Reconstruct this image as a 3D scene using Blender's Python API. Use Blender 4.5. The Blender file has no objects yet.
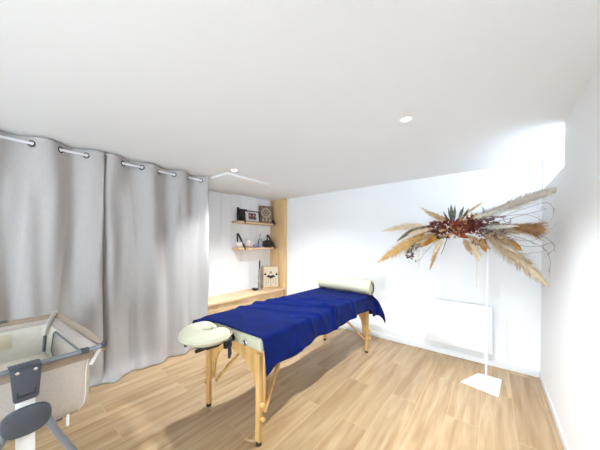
import bpy, bmesh, math, random
from mathutils import Vector, Matrix, noise
random.seed(7)
PI = math.pi
scene = bpy.context.scene
COL = scene.collection
V = Vector

# ---------------------------------------------------------------- helpers
def lin(c):
    c /= 255.0
    return c / 12.92 if c <= 0.04045 else ((c + 0.055) / 1.055) ** 2.4

def rgb(r, g, b):
    return (lin(r), lin(g), lin(b), 1.0)

def mat(name, col, rough=0.6, metal=0.0, var=0.0, scale=8.0, stretch=(1, 1, 1), bump=0.0, bscale=60.0,
        sheen=0.0, spec=0.5, col2=None, trans=0.0, sub=0.0):
    m = bpy.data.materials.new(name)
    m.use_nodes = True
    nt = m.node_tree
    N, L = nt.nodes, nt.links
    b = N['Principled BSDF']
    b.inputs['Base Color'].default_value = col
    b.inputs['Roughness'].default_value = rough
    b.inputs['Metallic'].default_value = metal
    b.inputs['Specular IOR Level'].default_value = spec
    b.inputs['Sheen Weight'].default_value = sheen
    b.inputs['Transmission Weight'].default_value = trans
    tc = N.new('ShaderNodeTexCoord')
    if var > 0 or col2:
        mp = N.new('ShaderNodeMapping')
        mp.inputs['Scale'].default_value = stretch
        L.new(tc.outputs['Object'], mp.inputs['Vector'])
        n = N.new('ShaderNodeTexNoise')
        n.inputs['Scale'].default_value = scale
        n.inputs['Detail'].default_value = 5
        L.new(mp.outputs['Vector'], n.inputs['Vector'])
        r = N.new('ShaderNodeValToRGB')
        if col2 is None:
            col2 = tuple(min(1, c * (1 + var)) for c in col[:3]) + (1,)
            c1 = tuple(c * (1 - var) for c in col[:3]) + (1,)
        else:
            c1 = col
        r.color_ramp.elements[0].position = 0.35
        r.color_ramp.elements[0].color = c1
        r.color_ramp.elements[1].position = 0.65
        r.color_ramp.elements[1].color = col2
        L.new(n.outputs['Fac'], r.inputs['Fac'])
        L.new(r.outputs['Color'], b.inputs['Base Color'])
    if bump > 0:
        n2 = N.new('ShaderNodeTexNoise')
        n2.inputs['Scale'].default_value = bscale
        n2.inputs['Detail'].default_value = 4
        L.new(tc.outputs['Object'], n2.inputs['Vector'])
        bp = N.new('ShaderNodeBump')
        bp.inputs['Strength'].default_value = bump
        bp.inputs['Distance'].default_value = 0.01
        L.new(n2.outputs['Fac'], bp.inputs['Height'])
        L.new(bp.outputs['Normal'], b.inputs['Normal'])
    return m

class MB:
    """collects shapes in one bmesh"""
    def __init__(self):
        self.bm = bmesh.new()
    def _take(self, tmp, M=None):
        if M is not None:
            tmp.transform(M)
        me = bpy.data.meshes.new('tmp')
        tmp.to_mesh(me); tmp.free()
        self.bm.from_mesh(me)
        bpy.data.meshes.remove(me)
        return self
    def box(self, x0, x1, y0, y1, z0, z1, bev=0.0, M=None, seg=2):
        t = bmesh.new()
        bmesh.ops.create_cube(t, size=1.0)
        for v in t.verts:
            v.co = V(((x0 + x1) / 2 + v.co.x * (x1 - x0), (y0 + y1) / 2 + v.co.y * (y1 - y0), (z0 + z1) / 2 + v.co.z * (z1 - z0)))
        if bev > 0:
            bmesh.ops.bevel(t, geom=list(t.edges), offset=bev, segments=seg, profile=0.5, affect='EDGES')
        return self._take(t, M)
    def prism(self, pts, d0, d1, plane='XZ', bev=0.0, M=None):
        """polygon in a plane pushed from d0 to d1 along the third axis"""
        t = bmesh.new()
        def mk(p, d):
            if plane == 'XZ': return V((p[0], d, p[1]))
            if plane == 'YZ': return V((d, p[0], p[1]))
            return V((p[0], p[1], d))
        a = [t.verts.new(mk(p, d0)) for p in pts]
        b = [t.verts.new(mk(p, d1)) for p in pts]
        t.faces.new(a); t.faces.new(list(reversed(b)))
        n = len(pts)
        for i in range(n):
            t.faces.new([a[i], b[i], b[(i + 1) % n], a[(i + 1) % n]])
        bmesh.ops.recalc_face_normals(t, faces=list(t.faces))
        if bev > 0:
            es = [e for e in t.edges if len(e.link_faces) == 2 and e.calc_face_angle(0) > 0.6]
            bmesh.ops.bevel(t, geom=es, offset=bev, segments=2, profile=0.5, affect='EDGES')
        return self._take(t, M)
    def tube(self, pts, r, seg=10, closed=False, M=None, r2=None, sy=1.0, up=None):
        """round (or, with sy, oval) bar along a line of points; r may be a list"""
        t = bmesh.new()
        P = [V(p) for p in pts]
        n = len(P)
        rings = []
        prev = None
        for i in range(n):
            if closed:
                d = (P[(i + 1) % n] - P[i - 1]).normalized()
            else:
                d = (P[min(i + 1, n - 1)] - P[max(i - 1, 0)]).normalized()
            if up is not None:
                a = V(up) - d * d.dot(V(up))
                a.normalize()
            elif prev is None:
                a = d.orthogonal().normalized()
            else:
                a = (prev - d * prev.dot(d)).normalized()
            prev = a
            c = d.cross(a)
            if isinstance(r, (list, tuple)): rr = r[i]
            elif r2 is not None: rr = r + (r2 - r) * i / max(1, n - 1)
            else: rr = r
            rings.append([t.verts.new(P[i] + (a * math.cos(2 * PI * k / seg) * sy + c * math.sin(2 * PI * k / seg)) * rr) for k in range(seg)])
        m = n if closed else n - 1
        for i in range(m):
            A, B = rings[i], rings[(i + 1) % n]
            for k in range(seg):
                t.faces.new([A[k], A[(k + 1) % seg], B[(k + 1) % seg], B[k]])
        if not closed:
            t.faces.new(list(reversed(rings[0]))); t.faces.new(rings[-1])
        bmesh.ops.recalc_face_normals(t, faces=list(t.faces))
        return self._take(t, M)
    def lathe(self, prof, c=(0, 0, 0), seg=24, M=None):
        t = bmesh.new()
        rings = []
        for r, z in prof:
            if r < 1e-6:
                rings.append([t.verts.new(V((c[0], c[1], c[2] + z)))])
            else:
                rings.append([t.verts.new(V((c[0] + r * math.cos(2 * PI * k / seg), c[1] + r * math.sin(2 * PI * k / seg), c[2] + z))) for k in range(seg)])
        for A, B in zip(rings, rings[1:]):
            for k in range(seg):
                k2 = (k + 1) % seg
                if len(A) == 1 and len(B) == 1: continue
                if len(A) == 1: t.faces.new([A[0], B[k2], B[k]])
                elif len(B) == 1: t.faces.new([A[k], A[k2], B[0]])
                else: t.faces.new([A[k], A[k2], B[k2], B[k]])
        bmesh.ops.recalc_face_normals(t, faces=list(t.faces))
        return self._take(t, M)
    def ico(self, c, r, sub=1, sc=(1, 1, 1), jit=0.0):
        t = bmesh.new()
        bmesh.ops.create_icosphere(t, subdivisions=sub, radius=r)
        for v in t.verts:
            k = 1 + random.uniform(-jit, jit)
            v.co = V((v.co.x * sc[0] * k + c[0], v.co.y * sc[1] * k + c[1], v.co.z * sc[2] * k + c[2]))
        return self._take(t)
    def grid(self, rows, closed_u=False):
        """rows: list of lists of points"""
        bm = self.bm
        vs = [[bm.verts.new(V(p)) for p in r] for r in rows]
        for i in range(len(vs) - 1):
            n = len(vs[i])
            for k in range(n if closed_u else n - 1):
                k2 = (k + 1) % n
                bm.faces.new([vs[i][k], vs[i][k2], vs[i + 1][k2], vs[i + 1][k]])
        return vs
    def face(self, pts):
        self.bm.faces.new([self.bm.verts.new(V(p)) for p in pts])
    def build(self, name, m, parent=None, smooth=True, angle=40):
        me = bpy.data.meshes.new(name)
        self.bm.to_mesh(me); self.bm.free()
        me.materials.append(m)
        if smooth:
            me.polygons.foreach_set('use_smooth', [True] * len(me.polygons))
            try: me.set_sharp_from_angle(angle=math.radians(angle))
            except Exception: pass
        o = bpy.data.objects.new(name, me)
        COL.objects.link(o)
        if parent: o.parent = parent
        return o

def tag(o, label=None, cat=None, group=None, kind=None):
    if label: o['label'] = label
    if cat: o['category'] = cat
    if group: o['group'] = group
    if kind: o['kind'] = kind
    return o

def empty(name, loc, label, cat, rz=0.0, group=None):
    o = bpy.data.objects.new(name, None)
    COL.objects.link(o)
    o.location = loc; o.rotation_euler = (0, 0, rz)
    o.empty_display_size = 0.1
    return tag(o, label, cat, group)

def copy_tree(o, parent=None):
    c = o.copy(); COL.objects.link(c)
    if parent: c.parent = parent
    for ch in list(o.children): copy_tree(ch, c)
    return c

def at(root):
    """offset that turns world coordinates into the root's own (unrotated roots)"""
    return Matrix.Translation(-root.location)

def solid(o, th, off=0.0):
    s = o.modifiers.new('thick', 'SOLIDIFY'); s.thickness = th; s.offset = off
    return o

# ---------------------------------------------------------------- camera
F, CY = 241.537, 244.93
yaw, pitch, roll = [math.radians(a) for a in (38.6707, -0.3785, 0.2885)]
fw = V((-math.sin(yaw) * math.cos(pitch), math.cos(yaw) * math.cos(pitch), math.sin(pitch)))
r0 = V((math.cos(yaw), math.sin(yaw), 0)); u0 = r0.cross(fw)
rt = r0 * math.cos(roll) + u0 * math.sin(roll)
up = u0 * math.cos(roll) - r0 * math.sin(roll)
cam = bpy.data.cameras.new('camera')
cam.sensor_width = 36.0; cam.sensor_fit = 'HORIZONTAL'
cam.lens = F / 600 * 36
cam.shift_y = (CY - 225) / 600
cam.clip_start = 0.02
co = bpy.data.objects.new('camera', cam); COL.objects.link(co)
CAM = V((0, 0, 1.45))
co.matrix_world = Matrix.Translation(CAM) @ Matrix((rt, up, -fw)).transposed().to_4x4()
scene.camera = co

# ---------------------------------------------------------------- materials
M = {}
M['wall'] = mat('white_wall_paint', (0.90, 0.905, 0.915, 1), 0.55, bump=0.02, bscale=180)
M['ceil'] = mat('ceiling_paint', (0.88, 0.885, 0.895, 1), 0.7, bump=0.02, bscale=140)
M['trim'] = mat('white_trim_paint', (0.85, 0.855, 0.86, 1), 0.35)
M['rad'] = mat('radiator_enamel', (0.84, 0.84, 0.845, 1), 0.4)
M['white_metal'] = mat('white_powder_coat', (0.88, 0.88, 0.88, 1), 0.4)
M['curtain'] = mat('grey_linen', rgb(180, 175, 172), 0.9, var=0.03, scale=20, stretch=(1, 8, 1), bump=0.15, bscale=240, sheen=0.2, spec=0.1)
M['steel'] = mat('brushed_steel', (0.75, 0.75, 0.78, 1), 0.28, 0.9)
M['rod'] = mat('satin_white_rod', (0.80, 0.80, 0.82, 1), 0.3)
M['eyelet'] = mat('dark_eyelet_metal', (0.06, 0.06, 0.07, 1), 0.35, 0.8)
M['pine'] = mat('pine_board', rgb(232, 200, 152), 0.55, col2=rgb(214, 174, 122), scale=3.0, stretch=(12, 12, 0.7))
M['pine_y'] = mat('pine_ledge', rgb(236, 204, 165), 0.5, col2=rgb(220, 182, 138), scale=3.0, stretch=(14, 0.8, 14))
M['pine_edge'] = mat('raw_plank', rgb(228, 200, 160), 0.6, col2=rgb(206, 168, 118), scale=3.0, stretch=(14, 0.8, 14))
M['beech'] = mat('beech_wood', rgb(214, 172, 112), 0.4, col2=rgb(196, 152, 92), scale=4.0, stretch=(6, 6, 0.8))
M['black'] = mat('black_metal', (0.012, 0.012, 0.014, 1), 0.45)
M['black_plastic'] = mat('black_plastic', (0.012, 0.012, 0.015, 1), 0.4)
M['blue'] = mat('blue_terry', rgb(5, 22, 80), 0.95, var=0.2, scale=14, bump=0.5, bscale=320, sheen=0.03, spec=0.05)
M['cream'] = mat('cream_vinyl', rgb(186, 182, 158), 0.45, bump=0.05, bscale=300)
M['chrome'] = mat('chrome', (0.7, 0.7, 0.7, 1), 0.2, 1.0)
M['taupe'] = mat('taupe_cloth', rgb(160, 142, 124), 0.9, var=0.05, scale=90, bump=0.1, bscale=400, sheen=0.2, spec=0.15)
M['beige'] = mat('beige_cloth', rgb(192, 180, 170), 0.9, var=0.05, scale=90, bump=0.1, bscale=400, spec=0.15)
M['lining'] = mat('cream_lining', rgb(226, 220, 206), 0.85, var=0.03, scale=30, spec=0.15)
M['mesh'] = mat('pale_mesh', rgb(206, 198, 188), 0.9, var=0.06, scale=200, spec=0.1)
M['piping'] = mat('white_piping', rgb(228, 224, 218), 0.8)
M['slate'] = mat('slate_plastic', rgb(68, 71, 79), 0.5)
M['slate_dark'] = mat('slate_recess', rgb(38, 40, 46), 0.6)
M['grey_tube'] = mat('grey_tube', rgb(128, 132, 138), 0.35, 0.35)
M['white_plastic'] = mat('white_plastic', rgb(232, 230, 226), 0.4)
M['rubber'] = mat('dark_rubber', (0.02, 0.018, 0.016, 1), 0.7)

# oak plank floor: boards run along Y
def floor_mat():
    m = bpy.data.materials.new('oak_planks'); m.use_nodes = True
    nt = m.node_tree; N, L = nt.nodes, nt.links
    b = N['Principled BSDF']
    tc = N.new('ShaderNodeTexCoord')
    sep = N.new('ShaderNodeSeparateXYZ'); L.new(tc.outputs['Object'], sep.inputs[0])
    ax = N.new('ShaderNodeMath'); ax.operation = 'ADD'; ax.inputs[1].default_value = 0.75 + 0.225 * 40
    L.new(sep.outputs['X'], ax.inputs[0])
    ay = N.new('ShaderNodeMath'); ay.operation = 'ADD'; ay.inputs[1].default_value = 20.0 - 1.05
    L.new(sep.outputs['Y'], ay.inputs[0])
    cb = N.new('ShaderNodeCombineXYZ'); L.new(ay.outputs[0], cb.inputs[0]); L.new(ax.outputs[0], cb.inputs[1])
    def brick(c1, c2, mo, ms):
        k = N.new('ShaderNodeTexBrick')
        k.offset = 0.52; k.offset_frequency = 2
        k.inputs['Color1'].default_value = c1; k.inputs['Color2'].default_value = c2; k.inputs['Mortar'].default_value = mo
        k.inputs['Scale'].default_value = 1.0; k.inputs['Mortar Size'].default_value = ms
        k.inputs['Mortar Smooth'].default_value = 0.2
        k.inputs['Brick Width'].default_value = 1.22; k.inputs['Row Height'].default_value = 0.225
        L.new(cb.outputs[0], k.inputs['Vector'])
        return k
    k1 = brick((0, 0, 0, 1), (1, 1, 1, 1), (0.5, 0.5, 0.5, 1), 0.0)      # a random grey per board
    # grain, shifted per board
    mul = N.new('ShaderNodeVectorMath'); mul.operation = 'MULTIPLY_ADD'
    L.new(k1.outputs['Color'], mul.inputs[0]); mul.inputs[1].default_value = (7, 7, 7); L.new(cb.outputs[0], mul.inputs[2])
    mp = N.new('ShaderNodeMapping'); mp.inputs['Scale'].default_value = (0.55, 6.5, 1)
    L.new(mul.outputs[0], mp.inputs['Vector'])
    n1 = N.new('ShaderNodeTexNoise'); n1.inputs['Scale'].default_value = 2.4; n1.inputs['Detail'].default_value = 6
    n1.inputs['Distortion'].default_value = 0.6
    L.new(mp.outputs[0], n1.inputs['Vector'])
    mp2 = N.new('ShaderNodeMapping'); mp2.inputs['Scale'].default_value = (1.5, 40, 1)
    L.new(mul.outputs[0], mp2.inputs['Vector'])
    n2 = N.new('ShaderNodeTexNoise'); n2.inputs['Scale'].default_value = 3.0; n2.inputs['Detail'].default_value = 3
    L.new(mp2.outputs[0], n2.inputs['Vector'])
    r1 = N.new('ShaderNodeValToRGB')
    r1.color_ramp.elements[0].position = 0.33; r1.color_ramp.elements[0].color = rgb(166, 134, 96)
    r1.color_ramp.elements[1].position = 0.68; r1.color_ramp.elements[1].color = rgb(196, 170, 136)
    L.new(n1.outputs['Fac'], r1.inputs['Fac'])
    mix = N.new('ShaderNodeMix'); mix.data_type = 'RGBA'; mix.blend_type = 'MULTIPLY'; mix.inputs['Factor'].default_value = 1.0
    r2 = N.new('ShaderNodeValToRGB')
    r2.color_ramp.elements[0].color = (0.86, 0.85, 0.83, 1); r2.color_ramp.elements[1].color = (1.06, 1.06, 1.06, 1)
    L.new(n2.outputs['Fac'], r2.inputs['Fac'])
    L.new(r1.outputs['Color'], mix.inputs['A']); L.new(r2.outputs['Color'], mix.inputs['B'])
    r3 = N.new('ShaderNodeValToRGB')
    r3.color_ramp.elements[0].color = (0.86, 0.84, 0.80, 1); r3.color_ramp.elements[1].color = (1.08, 1.08, 1.08, 1)
    L.new(k1.outputs['Color'], r3.inputs['Fac'])
    mx2 = N.new('ShaderNodeMix'); mx2.data_type = 'RGBA'; mx2.blend_type = 'MULTIPLY'; mx2.inputs['Factor'].default_value = 1.0
    L.new(mix.outputs['Result'], mx2.inputs['A']); L.new(r3.outputs['Color'], mx2.inputs['B'])
    k2 = brick((0, 0, 0, 1), (0, 0, 0, 1), (1, 1, 1, 1), 0.0028)            # seams: light caught by the bevels put in as a paler colour
    mx3 = N.new('ShaderNodeMix'); mx3.data_type = 'RGBA'
    L.new(k2.outputs['Fac'], mx3.inputs['Factor'])
    L.new(mx2.outputs['Result'], mx3.inputs['A']); mx3.inputs['B'].default_value = rgb(190, 163, 128)
    L.new(mx3.outputs['Result'], b.inputs['Base Color'])
    b.inputs['Roughness'].default_value = 0.34
    b.inputs['Specular IOR Level'].default_value = 0.4
    bp = N.new('ShaderNodeBump'); bp.inputs['Strength'].default_value = 0.15; bp.inputs['Distance'].default_value = 0.003
    L.new(n2.outputs['Fac'], bp.inputs['Height']); L.new(bp.outputs['Normal'], b.inputs['Normal'])
    return m
M['floor'] = floor_mat()

def glass_pane():
    m = bpy.data.materials.new('window_glass'); m.use_nodes = True
    nt = m.node_tree; N, L = nt.nodes, nt.links
    N.remove(N['Principled BSDF'])
    t = N.new('ShaderNodeBsdfTransparent'); g = N.new('ShaderNodeBsdfGlossy'); g.inputs['Roughness'].default_value = 0.02
    mx = N.new('ShaderNodeMixShader'); mx.inputs[0].default_value = 0.06
    L.new(t.outputs[0], mx.inputs[1]); L.new(g.outputs[0], mx.inputs[2])
    L.new(mx.outputs[0], N['Material Output'].inputs['Surface'])
    return m
M['pane'] = glass_pane()

def emit(name, col, s):
    m = bpy.data.materials.new(name); m.use_nodes = True
    nt = m.node_tree; N, L = nt.nodes, nt.links
    N.remove(N['Principled BSDF'])
    e = N.new('ShaderNodeEmission'); e.inputs['Color'].default_value = col; e.inputs['Strength'].default_value = s
    L.new(e.outputs[0], N['Material Output'].inputs['Surface'])
    return m

# ---------------------------------------------------------------- the room
XL, XR, YN, YB, ZC = -3.745, 0.412, -2.8, 3.684, 2.36
T = 0.12
RY0, RY1, RZ, RX = 2.665, 3.64, 2.045, 0.80        # high window recess in the right wall
def struct(name, mb, m, **k):
    return tag(mb.build(name, m, **k), kind='structure')

struct('floor', MB().box(XL - T, RX + T, YN - T, YB + T, -0.10, 0.0), M['floor'])
struct('ceiling', MB().box(XL - T, RX + T, YN - T, YB + T, ZC, ZC + 0.12), M['ceil'])
struct('wall_back', MB().box(XL - T, RX + T, YB, YB + T, 0, ZC), M['wall'])
# left wall, clad in white boards
mb = MB().box(XL - T, XL - 0.006, YN, YB, 0, ZC)
y = YN
while y < YB - 0.01:
    y2 = min(y + 0.21, YB)
    mb.box(XL - 0.008, XL, y + 0.0005, y2 - 0.0005, 0, ZC, 0.001, seg=1)
    y = y2
struct('wall_left', mb, M['wall'])
mb = MB()
mb.box(XR, XR + T, YN, YB, 0, RZ)
mb.box(XR, XR + T, YN, RY0, RZ, ZC)
mb.box(XR, RX, RY1, YB, RZ, ZC)                     # far reveal
mb.box(XR + T, RX, RY0 - 0.1, RY0, RZ, ZC)          # near reveal
mb.box(XR + T, RX, RY0 - 0.1, YB, RZ - 0.1, RZ)     # sill block
struct('wall_right', mb, M['wall'])
# near wall behind the camera; a glazed door is added to brighten the room
DX0, DX1, DZ = -1.4, 0.25, 2.15
mb = MB()
mb.box(XL - T, DX0, YN - T, YN, 0, ZC); mb.box(DX1, RX + T, YN - T, YN, 0, ZC); mb.box(DX0, DX1, YN - T, YN, DZ, ZC)
struct('wall_near', mb, M['wall'])
mb = MB()
for x in (DX0, (DX0 + DX1) / 2 - 0.03, DX1 - 0.06): mb.box(x, x + 0.06, YN - 0.09, YN - 0.03, 0.001, DZ)
mb.box(DX0, DX1, YN - 0.09, YN - 0.03, DZ - 0.06, DZ); mb.box(DX0, DX1, YN - 0.09, YN - 0.03, 0.001, 0.06)
w = struct('added_window_2', mb, M['trim'])
MB().box(DX0 + 0.06, DX1 - 0.06, YN - 0.064, YN - 0.058, 0.06, DZ - 0.06).build('pane', M['pane'], w)
mb = MB()
wy0, wy1 = RY0, RY1
mb.box(RX - 0.05, RX, wy0, wy0 + 0.04, RZ, ZC); mb.box(RX - 0.05, RX, wy1 - 0.04, wy1, RZ, ZC)
mb.box(RX - 0.05, RX, wy0, wy1, RZ, RZ + 0.035); mb.box(RX - 0.05, RX, wy0, wy1, ZC - 0.035, ZC)
w = struct('window_1', mb, M['trim'])
MB().box(RX - 0.028, RX - 0.022, wy0 + 0.04, wy1 - 0.04, RZ + 0.035, ZC - 0.035).build('pane', M['pane'], w)

bh = 0.07
struct('baseboard_back', MB().box(-3.28, XR, YB - 0.012, YB, 0, bh, 0.003), M['trim'])
struct('baseboard_right', MB().box(XR - 0.012, XR, YN, YB - 0.012, 0, bh, 0.003), M['trim'])
# dropped ceiling panel by the niche
struct('trim_1', MB().box(XL, -2.67, 1.83, 2.62, 2.33, ZC, 0.002), M['trim'])

# ---------------------------------------------------------------- recessed ceiling spots
M['lamp'] = emit('lamp_glow', (1.0, 0.93, 0.82, 1), 14.0)
def spot(loc, label, aim):
    t = empty('ceiling_spotlight', loc, label, 'ceiling light', group='recessed ceiling spots')
    MB().lathe([(0.030, -0.001), (0.037, -0.006), (0.042, -0.004), (0.043, 0.0)], seg=32).build('rim', M['trim'], t)
    MB().lathe([(0.0, -0.003), (0.030, -0.003)], seg=32).build('diffuser', M['lamp'], t)
    ld = bpy.data.lights.new('spot_lamp', 'SPOT')
    ld.energy = SPOT_W; ld.color = (0.89, 0.955, 1.0); ld.spot_size = math.radians(126); ld.spot_blend = 1.0
    ld.shadow_soft_size = 0.022
    lo = bpy.data.objects.new('spot_lamp', ld); COL.objects.link(lo); lo.parent = t; lo.location = (0, 0, -0.02)
    lo.rotation_euler = V(aim).to_track_quat('-Z', 'Y').to_euler()
    return t
SPOT_W = 190
spot((-0.504, 1.859, ZC), 'small round lit ceiling spot in the open ceiling above the right floor', (-0.12, -0.03, -1))
spot((-2.53, 1.84, ZC), 'small round lit ceiling spot next to the dropped panel by the curtain', (0.08, 0.24, -1))

# ---------------------------------------------------------------- curtains
RODX, RODZ = -3.07, 2.288
def curtain(y0, y1, yc, per, label, seed, eyes):
    t = empty('curtain', (RODX, (y0 + y1) / 2, 0), label, 'curtain', group='grey eyelet curtains')
    A = 0.055
    ztop = 2.345
    ny = int((y1 - y0) / 0.0125); nz = 116
    def X(y, z):
        k = min(1, max(0, (ztop - z) / 0.5))
        ph = 2 * PI * (y - yc) / per
        fold = -A * math.cos(ph)
        low = 0.65 * -A * math.cos(ph * 1.0 + 0.6 * math.sin(z * 1.3 + seed)) + 0.018 * math.sin(y * 9.1 + 1.2 * math.sin(z * 1.7 + seed) + seed) \
            + 0.010 * math.sin(y * 47 + 1.1 * math.sin(z * 2.3 + seed * 3) + seed) * noise.noise(V((y * 1.7, z * 0.8, seed + 5))) * 2 \
            + 0.018 * math.sin(y * 4.3 + z * 0.9 + seed * 2) + 0.015 * math.sin(y * 29 + 1.5 * z + seed) - 0.014 * abs(math.sin(y * 12.5 + 0.7 * math.sin(z * 1.4 + seed) + seed)) ** 0.5 - 0.01
        n = noise.noise(V((y * 2.2, z * 1.4, seed))) * 0.035
        x = fold * (1 - k) + (low + n) * k
        x -= 0.085 * (ztop - z) / ztop
        if z < 0.2:                                   # hem kicks out on the floor
            q = (0.2 - z) / 0.2
            x += 0.09 * q * q * (0.6 + 0.5 * math.sin(y * 5 + seed))
        return x
    rows = []
    zs = [ztop - (ztop - 0.006) * (i / nz) for i in range(nz + 1)]
    for z in zs:
        rows.append([(X(y0 + (y1 - y0) * j / ny, z), y0 + (y1 - y0) * j / ny - t.location.y + 0.012 * math.sin(z * 2.1 + seed) * (1 if z < 2 else 0.5) * ((ztop - z) / 2) + ((0.085 * j / ny * (ztop - z) / ztop) if y1 > 1 else 0), z) for j in range(ny + 1)])
    mb = MB(); mb.grid(rows)
    kill = []
    for f in mb.bm.faces:
        c = f.calc_center_median()
        for e in eyes:
            if abs(c.z - RODZ) < 0.024 and (c.y + t.location.y - e) ** 2 + (c.z - RODZ) ** 2 < 0.022 ** 2: kill.append(f); break
    bmesh.ops.delete(mb.bm, geom=kill, context='FACES')
    o = mb.build('cloth', M['curtain'], t, angle=180)
    solid(o, 0.0025)
    for e in eyes:
        x = X(e, RODZ)
        dx = (X(e + 0.01, RODZ) - X(e - 0.01, RODZ)) / 0.02
        nrm = V((1, -dx, 0)).normalized()
        tg = V((dx, 1, 0)).normalized()
        pts = [V((x, e - t.location.y, RODZ)) + (tg * math.cos(a) + V((0, 0, 1)) * math.sin(a)) * 0.0235 for a in [2 * PI * k / 24 for k in range(24)]]
        MB().tube(pts, 0.0055, 8, closed=True).build('eyelet', M['eyelet'], t)
    return t
curtain(-0.55, 0.665, 0.09, 0.355, 'grey linen eyelet curtain panel hanging behind the baby crib', 1.7, [-0.443, -0.265, -0.088, 0.179, 0.356, 0.534])
curtain(0.63, 1.79, 0.917, 0.35, 'grey linen eyelet curtain panel hanging nearest the shelf niche', 4.1, [0.6545 + 0.0, 0.8295, 1.0045, 1.1795, 1.3545, 1.5295, 1.7045])
t = empty('curtain_rod', (RODX, 0.6, RODZ), 'thin silver curtain rod threaded through the eyelets of the grey curtains', 'curtain rod')
MB().tube([(0, -1.25, 0), (0, 1.17, 0)], 0.0115, 14).build('rod', M['rod'], t)
for yy in (-1.27, 1.185):
    MB().lathe([(0, -0.02), (0.016, -0.018), (0.018, 0), (0.016, 0.018), (0, 0.02)], seg=16, M=Matrix.Translation((0, yy, 0)) @ Matrix.Rotation(PI / 2, 4, 'X')).build('finial', M['steel'], t)
for yy in (-1.18, 1.205 - 0.002):
    b = MB().box(-0.008, 0.008, yy - 0.006, yy + 0.006, 0.008, ZC - RODZ)
    b.build('bracket', M['steel'], t)

# ---------------------------------------------------------------- niche: board, ledge, shelves
LX = -3.285
mb = MB().box(XL + 0.002, LX, 3.652, YB - 0.002, 0.002, ZC - 0.003, 0.003)
tag(mb.build('wood_panel', M['pine']), 'tall knotty pine board standing upright in the corner beside the wall shelves', 'wood panel')
t = empty('bench_ledge', (-3.51, 2.6, 0), 'low pale pine bench ledge running along the niche under the shelves', 'ledge')
Mx = at(t)
MB().box(XL + 0.002, LX, 1.2, 3.650, 0.505, 0.540, 0.003, M=Mx).build('top_board', M['pine_y'], t)
pal = MB(); y = 1.2; pals = []
i = 0
while y < 3.6:
    w = [0.12, 0.09, 0.14, 0.11][i % 4]
    pal.box(-3.335, -3.315, y + 0.001, min(y + w, 3.650) - 0.001, 0.002, 0.504, 0.002, M=Mx, seg=1)
    y += w; i += 1
pal.build('front_planks', M['pine_edge'], t)

def shelf(zt, label, parts_y):
    t = empty('wall_shelf', (XL, 3.09, zt), label, 'shelf', group='pine wall shelves')
    M0 = at(t)
    MB().box(XL + 0.002, -3.52, 2.675, 3.648, zt - 0.032, zt, 0.003, M=M0).build('board', M['pine_y'], t)
    for yb in parts_y:
        mb = MB()
        mb.box(XL + 0.002, XL + 0.008, yb - 0.013, yb + 0.013, zt + 0.001, zt + 0.27, M=M0)                        # upright on the wall
        mb.prism([(XL + 0.004, zt + 0.27), (XL + 0.03, zt + 0.27), (-3.512, zt + 0.004), (-3.512, zt + 0.0), (-3.535, zt + 0.001)], yb - 0.013, yb + 0.013, 'XZ', M=M0)
        mb.box(-3.519, -3.512, yb - 0.013, yb + 0.013, zt - 0.038, zt + 0.012, M=M0)                             # lip over the edge
        mb.build('bracket', M['black'], t)
    return t
ZT, ZB = 1.848, 1.362
shelf(ZT, 'upper pine wall shelf on black triangle brackets, holding picture frames', (2.80, 3.56))
shelf(ZB, 'lower pine wall shelf on black triangle brackets, holding a black bowl', (2.80, 3.56))

# things on the upper shelf
def frame_pic(name, loc, rz, tilt, w, h, fwid, dep, fm, label, build_art, cat='picture frame'):
    """leaning frame: local x across, z up, -y the viewer's side"""
    t = empty(name, loc, label, cat, rz, group='photo frames on the upper shelf' if name == 'photo_frame' else None)
    R = Matrix.Rotation(-tilt, 4, 'X')
    mb = MB()
    mb.box(-w / 2, w / 2, 0, dep, 0, fwid, 0.002, M=R, seg=1); mb.box(-w / 2, w / 2, 0, dep, h - fwid, h, 0.002, M=R, seg=1)
    mb.box(-w / 2, -w / 2 + fwid, 0, dep, fwid, h - fwid, 0.002, M=R, seg=1); mb.box(w / 2 - fwid, w / 2, 0, dep, fwid, h - fwid, 0.002, M=R, seg=1)
    mb.build('frame', fm, t)
    build_art(t, R, w, h, fwid, dep)
    return t
paper = mat('white_mat_board', rgb(222, 216, 212), 0.8)
photo = mat('dim_photo_print', rgb(120, 84, 88), 0.5, col2=rgb(44, 36, 40), scale=26)
photo2 = mat('dark_photo_print', rgb(70, 52, 46), 0.5, col2=rgb(30, 24, 24), scale=22)
skin = mat('pale_photo_tone', rgb(204, 150, 140), 0.6)
def art_photo(t, R, w, h, f, d):
    MB().box(-w / 2 + f, w / 2 - f, d * 0.45, d * 0.6, f, h - f, M=R).build('mat_board', paper, t)
    MB().box(-w * 0.24, w * 0.26, d * 0.36, d * 0.44, h * 0.24, h * 0.80, M=R).build('photo', photo, t)
    mb = MB()
    for cx, cz, r in ((-0.05, 0.56, 0.016), (0.03, 0.60, 0.017), (0.075, 0.5, 0.014)):
        mb.lathe([(0, -0.0005), (r, -0.0005), (r, 0.0005), (0, 0.0005)], seg=14, M=R @ Matrix.Translation((cx, d * 0.34, h * cz)) @ Matrix.Rotation(PI / 2, 4, 'X'))
    mb.build('photo_figures', skin, t)
def art_dark(t, R, w, h, f, d):
    MB().box(-w / 2 + f, w / 2 - f, d * 0.45, d * 0.6, f, h - f, M=R).build('photo', photo2, t)
wood_dark = mat('grey_brown_panel', rgb(136, 112, 92), 0.7, col2=rgb(104, 84, 68), scale=12)
lace = mat('whitewash_motif', rgb(206, 192, 172), 0.8)
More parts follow.
